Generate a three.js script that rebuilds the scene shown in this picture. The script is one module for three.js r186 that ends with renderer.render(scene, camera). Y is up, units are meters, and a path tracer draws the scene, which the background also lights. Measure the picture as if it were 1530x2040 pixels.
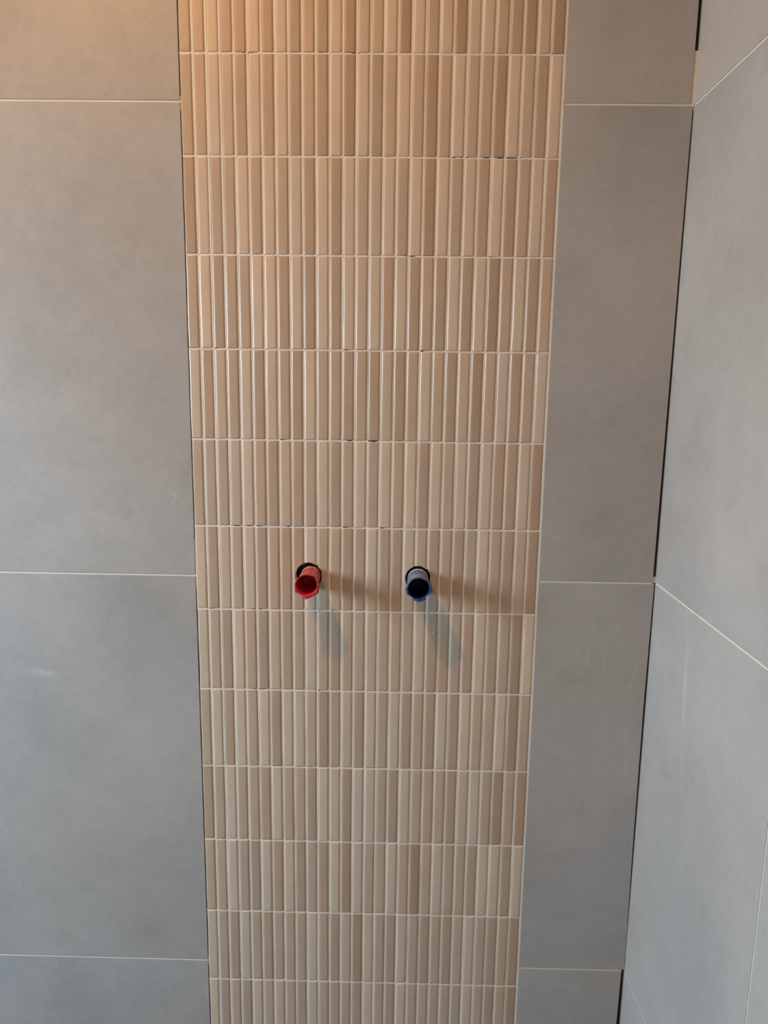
import * as THREE from 'three';
import { mergeGeometries } from 'three/addons/utils/BufferGeometryUtils.js';
import { RoundedBoxGeometry } from 'three/addons/geometries/RoundedBoxGeometry.js';
import { RectAreaLightUniformsLib } from 'three/addons/lights/RectAreaLightUniformsLib.js';
import { Brush, Evaluator, SUBTRACTION } from 'three-bvh-csg';

// ------------------------------------------------------------------ camera, light, exposure
const scene = new THREE.Scene();
const renderer = new THREE.WebGLRenderer();
renderer.toneMapping = THREE.LinearToneMapping;
renderer.toneMappingExposure = 1.03;
renderer.shadowMap.enabled = true;
RectAreaLightUniformsLib.init();

const camera = new THREE.PerspectiveCamera(70.3607, 1530 / 2040, 0.01, 30);
camera.position.set(0.27211, 1.36109, 0.96179);
camera.rotation.set(-0.17456, 0.01585, 0.01348, 'YXZ');
scene.add(camera);
scene.background = new THREE.Color(0.55, 0.68, 0.9);

// daylight through the frosted roof window in the sloping ceiling on the left
const SLOPE = Math.PI / 3.6, KNEE = { x: -1.7, y: 1.0 }, DEEP = 0.28;    // roof rises at 50 degrees from the knee wall
const WIN = { s0: 0.22, s1: 0.88, z0: 0.38, z1: 0.86 };               // along the slope, and in z
const onRoof = (s, up = 0) => new THREE.Vector3(KNEE.x + s * Math.cos(SLOPE) - up * Math.sin(SLOPE), KNEE.y + s * Math.sin(SLOPE) + up * Math.cos(SLOPE), 0);
const daylight = new THREE.RectAreaLight(new THREE.Color(0.62, 0.82, 1.0), 67.5, WIN.z1 - WIN.z0 - 0.1, WIN.s1 - WIN.s0 - 0.1);
daylight.position.copy(onRoof((WIN.s0 + WIN.s1) / 2, DEEP - 0.085)).setZ((WIN.z0 + WIN.z1) / 2);
daylight.lookAt(daylight.position.x + Math.sin(SLOPE), daylight.position.y - Math.cos(SLOPE), daylight.position.z);
scene.add(daylight);
// warm ceiling downlight (its fitting is built further down)
const WARM = new THREE.Color(1.0, 0.53, 0.19);
const LAMP = new THREE.Vector3(-0.32, 2.5, 0.66), LAMP_FAR = new THREE.Vector3(0.05, 2.5, 1.75);
function downlight(at, target, power, angle) {
  const l = new THREE.SpotLight(WARM, power, 0, angle, 1, 2);
  l.position.set(at.x, at.y - 0.018, at.z); l.target.position.copy(target); l.castShadow = true; l.shadow.radius = 1.3;
  scene.add(l, l.target);
}
downlight(LAMP, new THREE.Vector3(LAMP.x + 0.42, LAMP.y - 1.0, 0), 4.0, 0.8);
downlight(LAMP_FAR, new THREE.Vector3(LAMP_FAR.x, 0, LAMP_FAR.z - 0.5), 1.3, 1.1);

// ------------------------------------------------------------------ measures (metres)
const YL = 1.75485, RP = 0.1172, W = 0.4666, JX = 0.0018, JY = 0.0018, NC = 28;
const PX = (W + JX) / NC, TW = PX - JX, TH = RP - JY;
const XR = 0.6275;                                  // face of the right wall
const J = [2.3015, 1.7001, 1.0988, 0.4974], JW = 0.0024;
const ROOM = { x0: KNEE.x, x1: XR, z1: 2.4, h: 2.5 };
const HOLES = [{ x: 0.1549, y: 1.1012, r: 0.0178 }, { x: 0.3045, y: 1.1000, r: 0.0168 }];

// ------------------------------------------------------------------ helpers
function rng(seed) { let a = seed >>> 0; return () => { a = (a + 0x6D2B79F5) | 0; let t = Math.imul(a ^ (a >>> 15), 1 | a); t = (t + Math.imul(t ^ (t >>> 7), 61 | t)) ^ t; return ((t ^ (t >>> 14)) >>> 0) / 4294967296; }; }
const R = rng(7);
const jit = (a) => (R() * 2 - 1) * a;
const used = {};
function uniq(n) { const k = used[n] = (used[n] ?? -1) + 1; return k ? n + '_' + String(k).padStart(3, '0') : n; }
function mesh(name, geo, mat, parent = scene) {
  const m = new THREE.Mesh(geo, mat); m.name = uniq(name); m.castShadow = m.receiveShadow = true; parent.add(m); return m;
}
function group(name, parent = scene) { const g = new THREE.Group(); g.name = uniq(name); parent.add(g); return g; }
function tag(o, label, category, kind, grp) { o.userData.label = label; o.userData.category = category; if (kind) o.userData.kind = kind; if (grp) o.userData.group = grp; return o; }
function box(x0, x1, y0, y1, z0, z1) { const g = new THREE.BoxGeometry(x1 - x0, y1 - y0, z1 - z0); g.translate((x0 + x1) / 2, (y0 + y1) / 2, (z0 + z1) / 2); return g; }
function rectShape(x0, x1, y0, y1) { const s = new THREE.Shape(); s.moveTo(x0, y0); s.lineTo(x1, y0); s.lineTo(x1, y1); s.lineTo(x0, y1); s.closePath(); return s; }
function hole(x, y, r, n = 40) { const p = new THREE.Path(); for (let i = 0; i <= n; i++) { const a = -i / n * 2 * Math.PI; i ? p.lineTo(x + r * Math.cos(a), y + r * Math.sin(a)) : p.moveTo(x + r, y); } return p; }
const C = (r, g, b) => new THREE.Color().setRGB(r, g, b);

// tileable value noise
function lattice(seed, P) { const r = rng(seed), a = new Float32Array(P * P); for (let i = 0; i < a.length; i++) a[i] = r(); return (x, y) => {
  const xi = Math.floor(x), yi = Math.floor(y); let fx = x - xi, fy = y - yi; fx = fx * fx * (3 - 2 * fx); fy = fy * fy * (3 - 2 * fy);
  const x0 = ((xi % P) + P) % P, x1 = (x0 + 1) % P, y0 = ((yi % P) + P) % P * P, y1 = (y0 / P + 1) % P * P;
  const u = a[y0 + x0] + (a[y0 + x1] - a[y0 + x0]) * fx, v = a[y1 + x0] + (a[y1 + x1] - a[y1 + x0]) * fx; return u + (v - u) * fy; }; }
function fbmGrid(N, seed, P, oct, gain = 0.5, stretchY = 1) {
  const out = new Float32Array(N * N); let amp = 1, tot = 0;
  for (let o = 0; o < oct; o++) {
    const px = P << o, f = lattice(seed + o * 17, px);
    for (let j = 0; j < N; j++) for (let i = 0; i < N; i++) out[j * N + i] += amp * (f(i / N * px, j / N * px / stretchY) - 0.5);
    tot += amp; amp *= gain;
  }
  for (let i = 0; i < out.length; i++) out[i] = out[i] / tot * 2.4;
  return out;
}
function sRGB(v) { v = Math.max(0, Math.min(1, v)); return Math.round(255 * (v <= 0.0031308 ? v * 12.92 : 1.055 * Math.pow(v, 1 / 2.4) - 0.055)); }
function dataTex(N, data, color) {
  const t = new THREE.DataTexture(data, N, N, THREE.RGBAFormat); t.wrapS = t.wrapT = THREE.RepeatWrapping; t.magFilter = THREE.LinearFilter; t.minFilter = THREE.LinearMipmapLinearFilter; t.generateMipmaps = true;
  if (color) t.colorSpace = THREE.SRGBColorSpace; t.needsUpdate = true; return t;
}

// ------------------------------------------------------------------ concrete-look porcelain
const TS = 0.64, TN = 1024, PORC = [0.375, 0.352, 0.326];
function porcelain(seed, marks = []) {
  const n1 = fbmGrid(TN, seed, 3, 5, 0.55), n2 = fbmGrid(TN, seed + 101, 2, 3, 0.5), n3 = fbmGrid(TN, seed + 203, 96, 3, 0.7), n4 = fbmGrid(TN, seed + 307, 14, 4, 0.6);
  const d = new Uint8Array(TN * TN * 4), rr = rng(seed * 31 + 5), lum = new Float32Array(TN * TN);
  for (let i = 0; i < lum.length; i++) { const spot = Math.max(0, n4[i] - 0.3) * 0.2; lum[i] = 1 + 0.15 * n1[i] + 0.045 * n3[i] - spot + 0.065 * n4[i]; }
  const put = (cx, cy, r, a) => { const p = TN / TS; for (let j = Math.floor(-r * p - 1); j <= r * p + 1; j++) for (let i = Math.floor(-r * p - 1); i <= r * p + 1; i++) {
    const q = 1 - Math.hypot(i, j) / (r * p); if (q <= 0) continue; const X = ((Math.round(cx * p) + i) % TN + TN) % TN, Y = ((Math.round(cy * p) + j) % TN + TN) % TN; lum[Y * TN + X] += a * Math.min(1, q * 1.6); } };
  for (let k = 0; k < 90; k++) put(rr() * TS, rr() * TS, 0.0006 + 0.0016 * rr(), -0.05 - 0.12 * rr());       // dark pores of the print
  for (let k = 0; k < 80; k++) put(rr() * TS, rr() * TS, 0.0006 + 0.0012 * rr(), 0.06 + 0.12 * rr());
  for (const [x0, y0, x1, y1, w, a] of marks) {                                                              // dusty scuffs and specks seen on this tile
    const L = Math.hypot(x1 - x0, y1 - y0), n = Math.max(1, Math.round(L / 0.0006));
    for (let k = 0; k <= n; k++) { const t = k / n, f = Math.sin(Math.PI * (0.06 + 0.88 * t)); put(x0 + (x1 - x0) * t + (rr() - 0.5) * w, y0 + (y1 - y0) * t + (rr() - 0.5) * w, w * (0.35 + 0.5 * rr()), a * 1.9 * f * (0.3 + 0.7 * rr())); }
  }
  for (let i = 0; i < lum.length; i++) { const h = 0.045 * n2[i], l = lum[i]; d[i * 4] = sRGB(PORC[0] * l * (1 + h)); d[i * 4 + 1] = sRGB(PORC[1] * l); d[i * 4 + 2] = sRGB(PORC[2] * l * (1 - h)); d[i * 4 + 3] = 255; }
  const t = dataTex(TN, d, true); t.repeat.set(1 / TS, 1 / TS);
  return new THREE.MeshPhysicalMaterial({ map: t, roughness: 0.46, specularIntensity: 0.8 });
}
const dust = [[0.5786, 1.0300, 0.5862, 1.0490, 0.0026, 0.05], [0.5760, 1.0230, 0.5800, 1.0340, 0.0030, 0.04], [0.5548, 0.9990, 0.5568, 0.9630, 0.0016, 0.07], [0.5520, 1.0080, 0.5560, 0.9990, 0.0016, 0.07], [0.5600, 1.0020, 0.5640, 1.0070, 0.0014, 0.07],
  [0.5640, 0.9995, 0.5665, 0.9700, 0.0024, 0.035], [0.5400, 0.9780, 0.5415, 1.0160, 0.0050, 0.02], [0.5995, 0.9420, 0.6050, 0.9560, 0.0030, 0.05], [0.6040, 0.9540, 0.6110, 0.9900, 0.0026, 0.035], [0.588, 0.885, 0.602, 0.893, 0.0024, 0.035], [0.606, 0.800, 0.604, 0.890, 0.003, 0.02],
  [0.6035, 1.0710, 0.6037, 1.0712, 0.001, 0.8]];
const specks = [[-0.1964, 0.9312, -0.1960, 0.9308, 0.0014, 0.5], [-0.18, 0.9305, -0.176, 0.927, 0.002, 0.05], [-0.20, 0.95, -0.24, 0.955, 0.008, 0.02]];
const specks2 = [[-0.2203, 0.4616, -0.2199, 0.4622, 0.0024, 0.35], [-0.3094, 0.4413, -0.3090, 0.4417, 0.002, 0.35], [-0.0060, 0.455, -0.0040, 0.43, 0.003, 0.06]];
const scuffB = [[-0.030, 1.212, -0.022, 1.205, 0.003, 0.05], [-0.026, 1.203, -0.030, 1.198, 0.003, 0.04], [-0.15, 1.19, -0.11, 1.17, 0.002, 0.03], [-0.012, 1.1478, -0.001, 1.1490, 0.0012, 0.10], [0.116, 1.065, 0.129, 0.940, 0.0070, 0.022], [0.120, 1.030, 0.127, 0.955, 0.0022, 0.035], [0.126, 0.950, 0.138, 0.86, 0.004, 0.018]];
const POR = [porcelain(11), porcelain(23, scuffB), porcelain(37, dust), porcelain(53, specks), porcelain(71, specks2), porcelain(89)];
const groutMat = new THREE.MeshStandardMaterial({ color: C(0.70, 0.64, 0.55), roughness: 0.9 });
{ const n = fbmGrid(256, 900, 16, 4, 0.7), d = new Uint8Array(256 * 256 * 4); for (let i = 0; i < n.length; i++) { const v = sRGB(0.70 + 0.09 * n[i]); d[i * 4] = v; d[i * 4 + 1] = sRGB((0.70 + 0.09 * n[i]) * 0.905); d[i * 4 + 2] = sRGB((0.70 + 0.09 * n[i]) * 0.785); d[i * 4 + 3] = 255; } const t = dataTex(256, d, true); t.repeat.set(20, 20); groutMat.map = t; groutMat.color.set(0xffffff); }
const glueMat = new THREE.MeshStandardMaterial({ color: C(0.035, 0.033, 0.032), roughness: 0.95 });
const plaster = new THREE.MeshStandardMaterial({ color: C(0.42, 0.375, 0.315), roughness: 0.95 });
const screed = new THREE.MeshStandardMaterial({ color: C(0.21, 0.24, 0.28), roughness: 0.5 });

function slab(pts, mat, parent, name, side) {           // a bevelled porcelain tile, face at z = 0
  const s = new THREE.Shape(pts.map((p) => new THREE.Vector2(p[0], p[1])));
  const g = new THREE.ExtrudeGeometry(s, { depth: 0.0085, bevelEnabled: true, bevelThickness: 0.0005, bevelSize: 0.0005, bevelOffset: -0.0005, bevelSegments: 2 });
  g.translate(0, 0, -0.009);
  const m = mesh(name, g, mat, parent);
  if (side) m.rotation.y = -Math.PI / 2;
  return m;
}
const h = JW / 2;

// ------------------------------------------------------------------ back wall
const wallBack = tag(group('wall_back'), 'tiled back wall with beige finger tile strip between grey porcelain tiles', 'wall', 'structure');
{ const s = rectShape(ROOM.x0, XR + 0.12, 0, ROOM.h); for (const o of HOLES) s.holes.push(hole(o.x, o.y, o.r + 0.0008));
  const g = new THREE.ExtrudeGeometry(s, { depth: 0.11, bevelEnabled: false }); g.translate(0, 0, -0.1225); mesh('adhesive_bed', g, glueMat, wallBack); }
const PF = -0.0004;                                   // porcelain face, a hair behind the finger tile crests
const bounds = [[ROOM.h, J[0]], [J[0], J[1]], [J[1], J[2]], [J[2], J[3]], [J[3], 0]];
const rightEdge = [[[1, 0.6236], [0, 0.6233]], [[1, 0.6236], [0, 0.6233]], [[1, 0.6261], [0.5, 0.6249], [0, 0.6236]], [[1, 0.6259], [0.71, 0.6247], [0.3, 0.6256], [0.06, 0.6271], [0, 0.6271]], [[1, 0.6234], [0.82, 0.6222], [0, 0.6215]]];
const matL = [POR[5], POR[0], POR[1], POR[3], POR[4]], matR = [POR[0], POR[5], POR[3], POR[2], POR[0]];
const GL = -0.0008, GRR = W + 0.0023;
bounds.forEach(([t, b], i) => {
  const y1 = i ? t - h : t, y0 = i < 4 ? b + h : b;
  const edge = rightEdge[i].map(([f, x]) => [x, y0 + (y1 - y0) * f]);
  const a = slab([[GRR, y0], ...edge.slice().reverse(), [GRR, y1]], matR[i], wallBack, 'porcelain_tile'); a.position.z = PF;
  const l = slab([[-1.2, y0], [GL, y0], [GL, y1], [-1.2, y1]], matL[i], wallBack, 'porcelain_tile'); l.position.z = PF;
  const k = slab([[ROOM.x0, y0], [-1.2 - JW, y0], [-1.2 - JW, y1], [ROOM.x0, y1]], matL[(i + 2) % 5], wallBack, 'porcelain_tile'); k.position.z = PF;
});
{ const gs = [], z1 = PF - 0.0009, z0 = -0.0118;
  for (const y of J) { gs.push(box(ROOM.x0, -0.0004, y - h, y + h, z0, z1)); gs.push(box(GRR - 0.0004, 0.6235, y - h, y + h, z0, z1)); }
  gs.push(box(-1.2 - JW, -1.2, 0, ROOM.h, z0, z1 - 0.0001));
  gs.push(box(W - 0.0006, GRR, 0, ROOM.h, z0, -0.0008));                      // filled joint right of the strip
  gs.push(box(GL, 0.0004, 1.0800, 1.1500, z0, -0.0012));                      // the left joint is only filled here and there
  gs.push(box(GL, 0.0004, 1.690, 1.706, z0, -0.0014));
  gs.push(box(GL, 0.0004, 0.488, 0.506, z0, -0.0014));
  gs.push(box(0.6230, XR, 1.6945, 1.7606, z0, -0.0012), box(0.6230, XR, 1.0990, 1.1075, z0, -0.0016));   // grout left in the corner gap
  mesh('joint_grout', mergeGeometries(gs), groutMat, wallBack); }

// ------------------------------------------------------------------ finger tile strip
const strip = group('finger_tile_strip', wallBack);
strip.userData.label = 'vertical strip of glossy beige finger tiles';
// tone of every tile as the photograph shows it, 1 light ... 5 dark, top row first
const TONES = [];
TONES.push(
  '33134141434152' + '31513151134525', '33124141434151' + '43135313351241', '41331313141413' + '21315131414314', '31433114141412' + '14143414153143',
  '14231423413343' + '42431342531431', '33321342431431' + '31314131414415', '14231434413343' + '13413434313435', '13413424313433' + '23331443414351',
  '31413141134324' + '13143414133153', '43133413341141' + '13413334213535', '33134141434151' + '33135313341141', '13413433313425' + '13413434313435', '14341323413334' + '13413333313435');
const LIGHT = [0.610, 0.475, 0.350], DARK = [0.425, 0.288, 0.192];
const fingerTex = (() => { const a = fbmGrid(256, 1200, 4, 4, 0.6, 1), b = fbmGrid(256, 1300, 32, 3, 0.6, 4), d = new Uint8Array(256 * 256 * 4); for (let i = 0; i < a.length; i++) { const l = 0.94 + 0.05 * a[i] + 0.02 * b[i]; d[i * 4] = sRGB(l); d[i * 4 + 1] = sRGB(l * (1 - 0.012 * a[i])); d[i * 4 + 2] = sRGB(l * (1 - 0.02 * a[i])); d[i * 4 + 3] = 255; } const t = dataTex(256, d, true); return t; })();
const fingerMats = {};
function fingerMat(tone, v) {
  return fingerMats[tone + '_' + v] ??= (() => { const t = (tone - 1) / 4, w = [0, 0.02, -0.008][v], l = 1 + [0, 0.025, -0.025][v]; const c = LIGHT.map((x, i) => (x + (DARK[i] - x) * t) * l);
    return new THREE.MeshPhysicalMaterial({ color: C(c[0] * (1 + w * 0.6), c[1] * (1 - w * 0.5), c[2] * (1 - w)), map: fingerTex, roughness: 0.33, clearcoat: 0.3, clearcoatRoughness: 0.2 }); })();
}
const bisque = new THREE.MeshStandardMaterial({ color: C(0.72, 0.66, 0.58), roughness: 0.95 });
function fingerGeo(seed) {
  const r = rng(seed), hw = TW / 2, hh = TH / 2, ex = [0, 0.0002, 0.0007, 0.0014, 0.0024, 0.0040], ey = [0, 0.0002, 0.0006, 0.0013, 0.004];
  const xs = [...ex.map((e) => -hw + e), 0, ...ex.map((e) => hw - e).reverse()], ys = [...ey.map((e) => -hh + e), -0.035, -0.012, 0.012, 0.035, ...ey.map((e) => hh - e).reverse()];
  const ph = [r() * 6, r() * 6, r() * 6, r() * 6, r() * 6], RX = 0.0026, RY = 0.0014, dl = (r() - 0.5) * 0.0003, dr = (r() - 0.5) * 0.0003;
  const rnd = (d, q) => d >= q ? 0 : q - Math.sqrt(q * q - (q - d) * (q - d));
  const pos = [], uv = [], idx = [], u0 = r(), v0 = r(), nx = xs.length, ny = ys.length;
  ys.forEach((y) => xs.forEach((x) => {
    const side = x / hw, wob = side < 0 ? dl + 0.00016 * Math.sin(y * 70 + ph[0]) + 0.0001 * Math.sin(y * 190 + ph[1]) : dr + 0.00016 * Math.sin(y * 75 + ph[2]) + 0.0001 * Math.sin(y * 170 + ph[3]);
    const z = -0.78 * rnd(hw - Math.abs(x), RX) - 0.7 * rnd(hh - Math.abs(y), RY) - 0.00016 * side * side + 0.00007 * Math.sin(y * 60 + ph[4]);
    pos.push(x + wob * side * side, y, z); uv.push(x * 9 + u0, y * 9 + v0);
  }));
  for (let j = 0; j < ny - 1; j++) for (let i = 0; i < nx - 1; i++) { const a = j * nx + i; idx.push(a, a + 1, a + nx + 1, a, a + nx + 1, a + nx); }
  const ring = []; for (let i = 0; i < nx; i++) ring.push(i); for (let j = 1; j < ny; j++) ring.push(j * nx + nx - 1); for (let i = nx - 2; i >= 0; i--) ring.push((ny - 1) * nx + i); for (let j = ny - 2; j > 0; j--) ring.push(j * nx);
  const b0 = pos.length / 3; for (const k of ring) { pos.push(pos[k * 3], pos[k * 3 + 1], pos[k * 3 + 2]); uv.push(uv[k * 2], uv[k * 2 + 1]); }
  const b1 = pos.length / 3; for (const k of ring) { pos.push(pos[k * 3], pos[k * 3 + 1], -0.0085); uv.push(uv[k * 2], uv[k * 2 + 1]); }
  for (let k = 0; k < ring.length; k++) { const n = (k + 1) % ring.length; idx.push(b0 + k, b1 + k, b1 + n, b0 + k, b1 + n, b0 + n); }
  const b2 = pos.length / 3; for (const k of ring) { pos.push(pos[k * 3], pos[k * 3 + 1], -0.0085); uv.push(uv[k * 2], uv[k * 2 + 1]); }
  const c = pos.length / 3; pos.push(0, 0, -0.0085); uv.push(0, 0);
  for (let k = 0; k < ring.length; k++) idx.push(c, b2 + (k + 1) % ring.length, b2 + k);
  const g = new THREE.BufferGeometry(); g.setAttribute('position', new THREE.Float32BufferAttribute(pos, 3)); g.setAttribute('uv', new THREE.Float32BufferAttribute(uv, 2)); g.setIndex(idx); g.computeVertexNormals(); return g;
}
const fingerGeos = []; for (let k = 0; k < 10; k++) fingerGeos.push(fingerGeo(400 + k * 13));
// drill: a cylinder with a chipped, flaring mouth
function drill(o, seed) {
  const r = rng(seed), N = 56, jag = []; for (let i = 0; i < N; i++) jag.push(0.0001 + 0.0010 * r() * r());
  const rings = [[-0.02, () => o.r], [-0.0011, () => o.r], [0.0004, (i) => o.r + 0.0013 + jag[i]], [0.006, (i) => o.r + 0.0020 + jag[i]]], pos = [], uv = [], idx = [];
  rings.forEach(([z, f]) => { for (let i = 0; i < N; i++) { const a = i / N * 2 * Math.PI, q = f(i); pos.push(o.x + q * Math.cos(a), o.y + q * Math.sin(a), z); uv.push(i / N, z * 10); } });
  for (let k = 0; k < 3; k++) for (let i = 0; i < N; i++) { const a = k * N + i, b = k * N + (i + 1) % N; idx.push(a, b, b + N, a, b + N, a + N); }
  const c0 = pos.length / 3; pos.push(o.x, o.y, -0.02, o.x, o.y, 0.006); uv.push(0, 0, 0, 0);
  for (let i = 0; i < N; i++) { const n = (i + 1) % N; idx.push(c0, n, i, c0 + 1, 3 * N + i, 3 * N + n); }
  const g = new THREE.BufferGeometry(); g.setAttribute('position', new THREE.Float32BufferAttribute(pos, 3)); g.setAttribute('uv', new THREE.Float32BufferAttribute(uv, 2)); g.setIndex(idx); g.computeVertexNormals(); return g;
}
const ev = new Evaluator(); ev.attributes = ['position', 'normal', 'uv']; ev.useGroups = true;
const drills = HOLES.map((o, i) => { const b = new Brush(drill(o, 60 + i), bisque); b.updateMatrixWorld(); return b; });
const extra = [];                                     // tiles past the 300 that show largest: joined
const toneC = new THREE.Color();
for (let row = -5; row <= 15; row++) {
  const yc = YL - row * RP + RP / 2 + 0, line = TONES[((row % 13) + 13) % 13];
  if (yc + TH / 2 > ROOM.h || yc - TH / 2 < 0) continue;
  for (let c = 0; c < NC; c++) {
    const tone = +line[c], v = Math.floor(R() * 3), gi = Math.floor(R() * fingerGeos.length), xc = c * PX + TW / 2;
    const m = new THREE.Mesh(fingerGeos[gi], fingerMat(tone, v));
    m.position.set(xc + jit(0.00015), yc + jit(0.0001), jit(0.00018)); m.rotation.set(jit(0.0016), jit(0.010), jit(0.0010)); m.updateMatrix();
    if (row < 1 || row > 11) { const g = m.geometry.clone().applyMatrix4(m.matrix), col = []; toneC.copy(m.material.color); for (let i = 0; i < g.attributes.position.count; i++) col.push(toneC.r, toneC.g, toneC.b); g.setAttribute('color', new THREE.Float32BufferAttribute(col, 3)); extra.push(g); continue; }
    m.name = uniq('finger_tile'); m.castShadow = m.receiveShadow = true; strip.add(m);
    HOLES.forEach((o, k) => {
      if (Math.abs(o.x - xc) < o.r + TW / 2 + 0.001 && Math.abs(o.y - yc) < o.r + TH / 2) {
        const b = new Brush(m.geometry.clone().applyMatrix4(m.matrix), m.material); b.updateMatrixWorld();
        const out = ev.evaluate(b, drills[k], SUBTRACTION); m.geometry = out.geometry; m.material = out.material; m.position.set(0, 0, 0); m.rotation.set(0, 0, 0);
      }
    });
  }
}
{ const m = mesh('finger_tile_rows', mergeGeometries(extra), new THREE.MeshPhysicalMaterial({ vertexColors: true, map: fingerTex, roughness: 0.33, clearcoat: 0.3, clearcoatRoughness: 0.2 }), strip); m.userData.kind = 'stuff'; }
// grout: upright joints and hand-filled cross joints with small voids
{ const gs = [];
  for (let c = 1; c < NC; c++) { const x = c * PX - JX / 2, x0 = x - JX / 2 - 0.0004, x1 = x + JX / 2 + 0.0004; let cuts = [[0, ROOM.h]];
    for (const o of HOLES) { const d = Math.abs(x - o.x); if (d < o.r + 0.001) { const q = Math.sqrt(Math.max(0, (o.r + 0.0006) ** 2 - Math.max(0, d - 0.001) ** 2)); cuts = cuts.flatMap(([a, b]) => o.y > a && o.y < b ? [[a, o.y - q], [o.y + q, b]] : [[a, b]]); } }
    for (const [a, b] of cuts) gs.push(box(x0, x1, a, b, -0.0118, -0.0010 + jit(0.0002))); }
  const voids = { 0: [[0.085, 0.011], [0.215, 0.006], [0.300, 0.003]], 1: [[0.335, 0.006], [0.378, 0.006], [0.400, 0.013], [0.415, 0.007], [0.350, 0.007]], 2: [[0.285, 0.009], [0.385, 0.003]], 3: [[0.205, 0.003], [0.302, 0.004]], 4: [[0.21, 0.004], [0.238, 0.008], [0.245, 0.006], [0.12, 0.006]], 5: [[0.058, 0.006], [0.075, 0.005], [0.088, 0.004], [0.128, 0.003], [0.205, 0.004], [0.255, 0.004]], 6: [[0.02, 0.006], [0.088, 0.003], [0.08, 0.004]], 7: [[0.085, 0.012], [0.17, 0.003], [0.166, 0.004]], 8: [[0.14, 0.005], [0.156, 0.004]], 9: [[0.03, 0.006], [0.10, 0.004]] };
  for (let k = -6; k <= 14; k++) { const y = YL - k * RP; if (y < 0.005 || y > ROOM.h - 0.005) continue;
    const up = [], n = 230; for (let i = 0; i <= n; i++) { const x = W * i / n; let e = JY / 2 - 0.00005 + 0.0001 * Math.sin(x * 90 + k) + jit(0.00011); if (R() < 0.03) e -= 0.0006 * R();
      for (const [vx, vw] of voids[k] ?? []) { const q = 1 - Math.abs(x - vx) / vw; if (q > 0) e -= Math.min(1, q * 2) * (0.0011 + jit(0.0002)); }
      up.push(new THREE.Vector2(x, y + e)); }
    const s = new THREE.Shape([new THREE.Vector2(0, y - 0.0013), new THREE.Vector2(W, y - 0.0013), ...up.reverse()]);
    const g = new THREE.ExtrudeGeometry(s, { depth: 0.0108, bevelEnabled: false }); g.translate(0, 0, -0.0118 + 0.0002); gs.push(g.index ? g : g); }
  mesh('grout', mergeGeometries(gs.map((g) => { const q = g.index ? g.toNonIndexed() : g; for (const a of Object.keys(q.attributes)) if (!['position', 'normal', 'uv'].includes(a)) q.deleteAttribute(a); return q; })), groutMat, strip); }

// ------------------------------------------------------------------ right wall
const wallRight = tag(group('wall_right'), 'side wall of grey porcelain tiles meeting the back wall in a dark gap', 'wall', 'structure');
mesh('adhesive_bed', box(XR + 0.012, XR + 0.12, 0, ROOM.h, -0.012, ROOM.z1), glueMat, wallRight);
{ const cols = [[-0.010, 0.333 - h], [0.333 + h, 1.533 - h], [1.533 + h, ROOM.z1]], ms = [POR[0], POR[5], POR[3], POR[1], POR[4]];
  bounds.forEach(([t, b], i) => cols.forEach(([s0, s1], k) => { const y1 = i ? t - h : t, y0 = i < 4 ? b + h : b; const m = slab([[s0, y0], [s1, y0], [s1, y1], [s0, y1]], ms[(i + k * 2) % 5], wallRight, 'porcelain_tile', true); m.position.x = XR; }));
  const gs = J.map((y) => box(XR + 0.0009, XR + 0.0125, y - h, y + h, -0.010, ROOM.z1)); for (const z of [0.333, 1.533]) gs.push(box(XR + 0.001, XR + 0.0124, 0, ROOM.h, z - h, z + h));
  mesh('joint_grout', mergeGeometries(gs), groutMat, wallRight); }

// ------------------------------------------------------------------ rest of the room (behind the camera)
tag(mesh('floor', box(ROOM.x0 - 0.12, XR + 0.12, -0.1, 0, -0.12, ROOM.z1 + 0.12), screed), 'bare grey screed floor of the unfinished bathroom', 'floor', 'structure');
const LS = (ROOM.h - KNEE.y) / Math.sin(SLOPE), XT = onRoof(LS).x;
tag(mesh('ceiling', box(XT, XR + 0.12, ROOM.h, ROOM.h + 0.1, -0.12, ROOM.z1 + 0.12), plaster), 'plain plastered bathroom ceiling with a downlight', 'ceiling', 'structure');
{ // sloping part, local x along the slope, local y = z of the room
  const s = rectShape(-0.15, LS + 0.06, -0.12, ROOM.z1 + 0.12), p = new THREE.Path(); p.moveTo(WIN.s0, WIN.z0); p.lineTo(WIN.s0, WIN.z1); p.lineTo(WIN.s1, WIN.z1); p.lineTo(WIN.s1, WIN.z0); p.closePath(); s.holes.push(p);
  const m = mesh('ceiling_slope', new THREE.ExtrudeGeometry(s, { depth: DEEP, bevelEnabled: false }), plaster);
  m.matrixAutoUpdate = false; m.matrix.makeBasis(new THREE.Vector3(Math.cos(SLOPE), Math.sin(SLOPE), 0), new THREE.Vector3(0, 0, 1), new THREE.Vector3(Math.sin(SLOPE), -Math.cos(SLOPE), 0)).setPosition(onRoof(0, DEEP)); m.matrix.decompose(m.position, m.quaternion, m.scale); m.matrixAutoUpdate = true;
  tag(m, 'sloping plastered attic ceiling with the roof window', 'ceiling', 'structure'); }
tag(mesh('wall_front', box(ROOM.x0 - 0.12, XR + 0.12, 0, ROOM.h, ROOM.z1, ROOM.z1 + 0.12), plaster), 'plain plastered wall opposite the tiled wall', 'wall', 'structure');
tag(mesh('wall_left', box(ROOM.x0 - 0.12, ROOM.x0, 0, KNEE.y + 0.03, 0, ROOM.z1), plaster), 'low plastered knee wall below the sloping ceiling', 'wall', 'structure');
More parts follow.
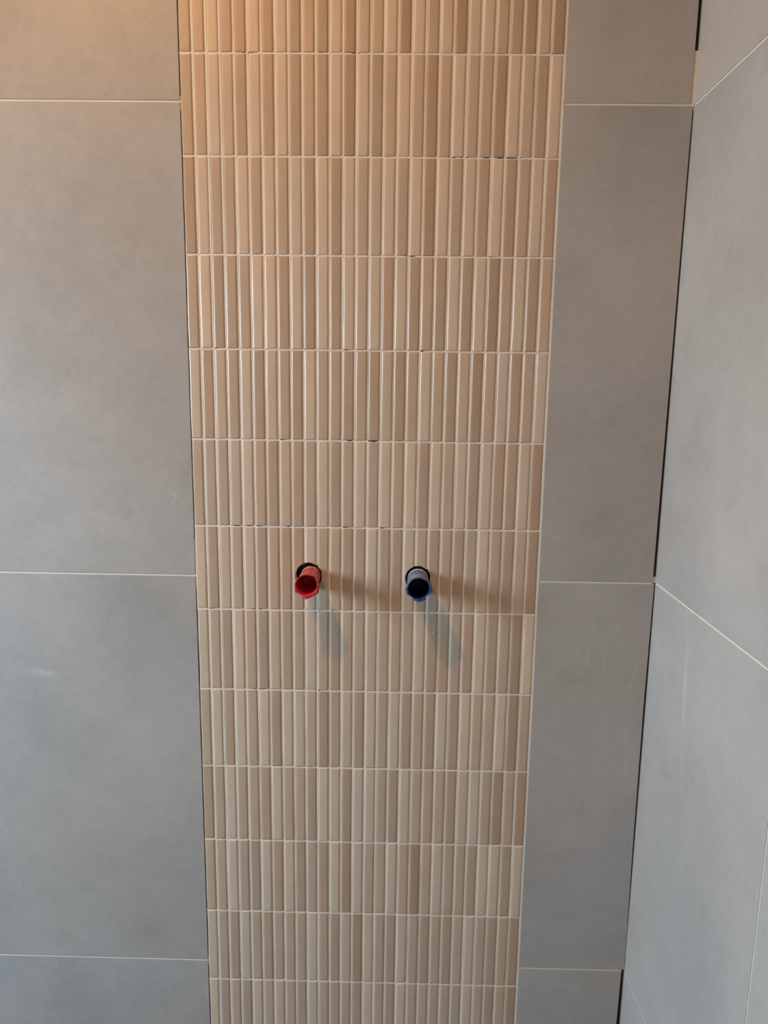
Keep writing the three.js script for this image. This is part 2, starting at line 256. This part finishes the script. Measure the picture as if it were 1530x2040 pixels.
{ const w = tag(group('window_1'), 'white framed frosted roof window in the sloping ceiling', 'window', 'structure'), white = new THREE.MeshStandardMaterial({ color: C(0.8, 0.8, 0.8), roughness: 0.4 }), f = 0.05, a = WIN.s0, b = WIN.s1, c = WIN.z0, d = WIN.z1;
  w.rotation.z = SLOPE; w.position.copy(onRoof(0, DEEP - 0.08));                      // local x along the slope, y out of the roof
  mesh('window_frame', mergeGeometries([box(a, b, 0.002, 0.07, c, c + f), box(a, b, 0.002, 0.07, d - f, d), box(a, a + f, 0.002, 0.07, c + f, d - f), box(b - f, b, 0.002, 0.07, c + f, d - f)]), white, w);
  mesh('pane', box(a + f, b - f, 0.012, 0.018, c + f, d - f), new THREE.MeshStandardMaterial({ color: C(0.7, 0.75, 0.8), roughness: 0.6, emissive: C(0.62, 0.82, 1.0), emissiveIntensity: 4 }), w); }
for (const [at, label] of [[LAMP, 'warm round ceiling downlight close to the tiled back wall'], [LAMP_FAR, 'warm round ceiling downlight over the far side of the room']]) {
  const l = tag(group('ceiling_downlight'), label, 'lamp', null, 'ceiling downlights'); l.position.copy(at);
  const trim = new THREE.LatheGeometry([[0.028, -0.001], [0.030, -0.006], [0.040, -0.006], [0.043, -0.003], [0.043, 0.0]].map(([a, b]) => new THREE.Vector2(a, b)), 40);
  mesh('trim_ring', trim, new THREE.MeshStandardMaterial({ color: C(0.8, 0.8, 0.8), roughness: 0.4, side: THREE.DoubleSide }), l);
  const lens = new THREE.CylinderGeometry(0.028, 0.028, 0.004, 32); lens.translate(0, -0.002, 0);
  mesh('lens', lens, new THREE.MeshStandardMaterial({ color: C(0.9, 0.85, 0.75), roughness: 0.5, emissive: WARM, emissiveIntensity: 6 }), l); }

// ------------------------------------------------------------------ the two capped water outlets
function interp(tab, a) { a = ((a % 360) + 360) % 360; for (let i = 0; i < tab.length; i++) { const p = tab[i], q = tab[(i + 1) % tab.length], qa = q[0] <= p[0] ? q[0] + 360 : q[0]; const aa = a < p[0] ? a + 360 : a; if (aa >= p[0] && aa <= qa) return p[1] + (q[1] - p[1]) * (aa - p[0]) / (qa - p[0]); } return tab[0][1]; }
function outlet(name, label, x, y, o) {
  const root = tag(group(name), label, 'pipe outlet', null, 'capped water outlets'); root.position.set(x, y, 0);
  const r = rng(o.seed), N = 120, mm = 0.001, pos = [], col = [], idx = [];
  const rag = []; for (let i = 0; i < N; i++) rag.push(r()); const sm = (i) => (rag[i] + rag[(i + 1) % N] + rag[(i + 2) % N]) / 3 - 0.5;
  const tip = (i, d) => o.len + interp(o.cut, d) + sm(i) * 1.4, out = (i, d) => interp(o.rim, d) + sm((i + 40) % N) * 0.5, inn = o.inner;
  // rings: [radius, z, dusty] as functions of the step and the angle in degrees
  const rings = [
    [() => o.base, () => -60, 1], [() => o.base, () => 2, 1], [() => o.base + 0.1, () => 8, 1], [() => o.base + 0.15, () => 16, 1], [() => o.base + 0.25, () => 24, 1],
    [(i, d) => o.base + 0.4 + (o.ribs ? 0.28 * Math.max(0, Math.sin(i * Math.PI / 2)) : 0), (i, d) => tip(i, d) - 15, 1],
    [(i, d) => o.base + 0.5 + (o.ribs ? 0.28 * Math.max(0, Math.sin(i * Math.PI / 2)) : 0) + 0.12 * (out(i, d) - o.base), (i, d) => tip(i, d) - 8, 1],
    [(i, d) => o.base + 0.3 + 0.55 * (out(i, d) - o.base), (i, d) => tip(i, d) - 4.2, 0.7],
    [(i, d) => out(i, d) - 0.15, (i, d) => tip(i, d) - 2.2, 0.4], [(i, d) => out(i, d), (i, d) => tip(i, d) - 1.2, 0.3], [(i, d) => out(i, d) - 0.35, (i, d) => tip(i, d) - 0.15, 0.3],
    [(i, d) => inn + 0.9, (i, d) => tip(i, d), 0.3], [(i, d) => inn + 0.25, (i, d) => tip(i, d) - 0.3, 0.15], [() => inn, (i, d) => tip(i, d) - 1.4, 0], [() => inn - 0.3, () => o.len - 12, 0], [() => inn - 0.6, () => o.len - 24, 0], [() => inn - 1.6, () => 6, 0], [() => inn - 2.2, () => 2, 0]];
  const cc = new THREE.Color(), cd = new THREE.Color();
  rings.forEach(([fr, fz, du], k) => { for (let i = 0; i < N; i++) { const d = i / N * 360, a = d * Math.PI / 180, q = fr(i, d) * mm; pos.push(q * Math.cos(a), q * Math.sin(a), fz(i, d) * mm);
    const patch = Math.max(0, Math.min(1, du * (o.dustAmount + 0.75 * (rag[(i * 7 + k * 29) % N] - 0.5)))); const scratch = o.ribs && (k === 5 || k === 6) && i > 22 && i < 42 && i % 4 === 1; cc.setRGB(...(du ? o.color : o.inside)).lerp(cd.setRGB(...(scratch ? [0.55, 0.58, 0.62] : o.dust)), scratch ? 0.8 : patch); col.push(cc.r, cc.g, cc.b); } });
  for (let k = 0; k < rings.length - 1; k++) for (let i = 0; i < N; i++) { const a = k * N + i, b = k * N + (i + 1) % N; idx.push(a, b, b + N, a, b + N, a + N); }
  const c = pos.length / 3, last = (rings.length - 1) * N; pos.push(0, 0, 2 * mm); cc.setRGB(...o.inside); col.push(cc.r, cc.g, cc.b); for (let i = 0; i < N; i++) idx.push(c, last + i, last + (i + 1) % N);
  const g = new THREE.BufferGeometry(); g.setAttribute('position', new THREE.Float32BufferAttribute(pos, 3)); g.setAttribute('color', new THREE.Float32BufferAttribute(col, 3)); g.setIndex(idx); g.computeVertexNormals();
  const cap = mesh('plastic_cap', g, new THREE.MeshPhysicalMaterial({ vertexColors: true, roughness: 0.38 }), root); cap.userData.label = o.capLabel;
  // crust of plaster round the foot of the cap
  const cp = [], ci = [], M = 60, T = 8; for (let i = 0; i <= M; i++) { const d = o.crust[0] + (o.crust[1] - o.crust[0]) * i / M, a = d * Math.PI / 180, f = Math.sin(Math.PI * i / M) ** 0.5 * (0.55 + 0.6 * r()); for (let t = 0; t < T; t++) { const b = t / T * 2 * Math.PI, q = (o.base + (0.5 + 0.62 * Math.cos(b)) * f) * mm; cp.push(q * Math.cos(a), q * Math.sin(a), (o.crustZ + 1.5 * f * Math.sin(b)) * mm); } }
  for (let i = 0; i < M; i++) for (let t = 0; t < T; t++) { const a = i * T + t, b = i * T + (t + 1) % T; ci.push(a, b, b + T, a, b + T, a + T); }
  const cg = new THREE.BufferGeometry(); cg.setAttribute('position', new THREE.Float32BufferAttribute(cp, 3)); cg.setIndex(ci); cg.computeVertexNormals();
  const cr = mesh('plaster_crust', cg, new THREE.MeshStandardMaterial({ color: C(...o.crustColor), roughness: 0.95, side: THREE.DoubleSide }), root); cr.userData.label = 'pale plaster crust on cap';
  return root;
}
outlet('water_outlet', 'red plastic capped pipe end sticking out of the strip, left of the blue one', 0.1576, 1.1004, { seed: 5, len: 45, base: 13.4, inner: 13.6, ribs: false, color: [0.43, 0.014, 0.018], inside: [0.62, 0.012, 0.012], dust: [0.60, 0.20, 0.17], dustAmount: 0.22, capLabel: 'red plastic cap with torn flaring rim',
  rim: [[0, 16.2], [30, 15.2], [60, 14.9], [120, 14.8], [150, 15.2], [180, 16.0], [205, 17.2], [214, 19.2], [221, 17.0], [245, 16.0], [256, 17.4], [264, 19.4], [276, 18.2], [295, 17.0], [315, 18.0], [322, 19.0], [335, 17.6]],
  cut: [[0, 1], [50, -2.5], [62, 1.2], [90, 2.2], [130, 1.6], [180, 0], [225, -2], [270, 0.5], [315, -0.5]], crust: [25, 150], crustZ: 2.5, crustColor: [0.62, 0.42, 0.38] });
outlet('water_outlet', 'blue plastic capped pipe end sticking out of the strip, right of the red one', 0.3043, 1.0988, { seed: 9, len: 48, base: 14.4, inner: 13.7, ribs: true, color: [0.010, 0.020, 0.125], inside: [0.006, 0.010, 0.10], dust: [0.20, 0.255, 0.34], dustAmount: 0.45, capLabel: 'dusty blue ribbed plastic cap with broken rim',
  rim: [[0, 16.9], [12, 16.6], [28, 15.4], [60, 14.9], [90, 14.8], [120, 14.9], [150, 15.2], [170, 16.6], [190, 17.2], [212, 17.0], [222, 14.8], [236, 15.0], [246, 17.0], [265, 17.4], [285, 17.4], [303, 17.4], [312, 15.0], [330, 15.4], [344, 17.1]],
  cut: [[0, 0], [35, -2], [50, 0.6], [90, 0.4], [120, -1], [150, 0.5], [200, 0], [228, -2.5], [270, 0], [312, -2.5], [335, 0]], crust: [28, 155], crustZ: 3.2, crustColor: [0.62, 0.62, 0.60] });
{ const g = new THREE.IcosahedronGeometry(0.0016, 1); const p = g.attributes.position; for (let i = 0; i < p.count; i++) { const q = 0.75 + 0.4 * Math.abs(Math.sin(p.getX(i) * 4100 + p.getY(i) * 2900)); p.setXYZ(i, p.getX(i) * q * 1.2, p.getY(i) * q, p.getZ(i) * 0.6 * q); } g.computeVertexNormals();
  const m = mesh('mortar_crumb', g, new THREE.MeshStandardMaterial({ color: C(0.50, 0.42, 0.32), roughness: 0.95 })); m.position.set(0.3279, 1.0226, 0.0003); tag(m, 'tiny mortar crumb stuck on a tile below the blue cap', 'crumb'); }

renderer.render(scene, camera);
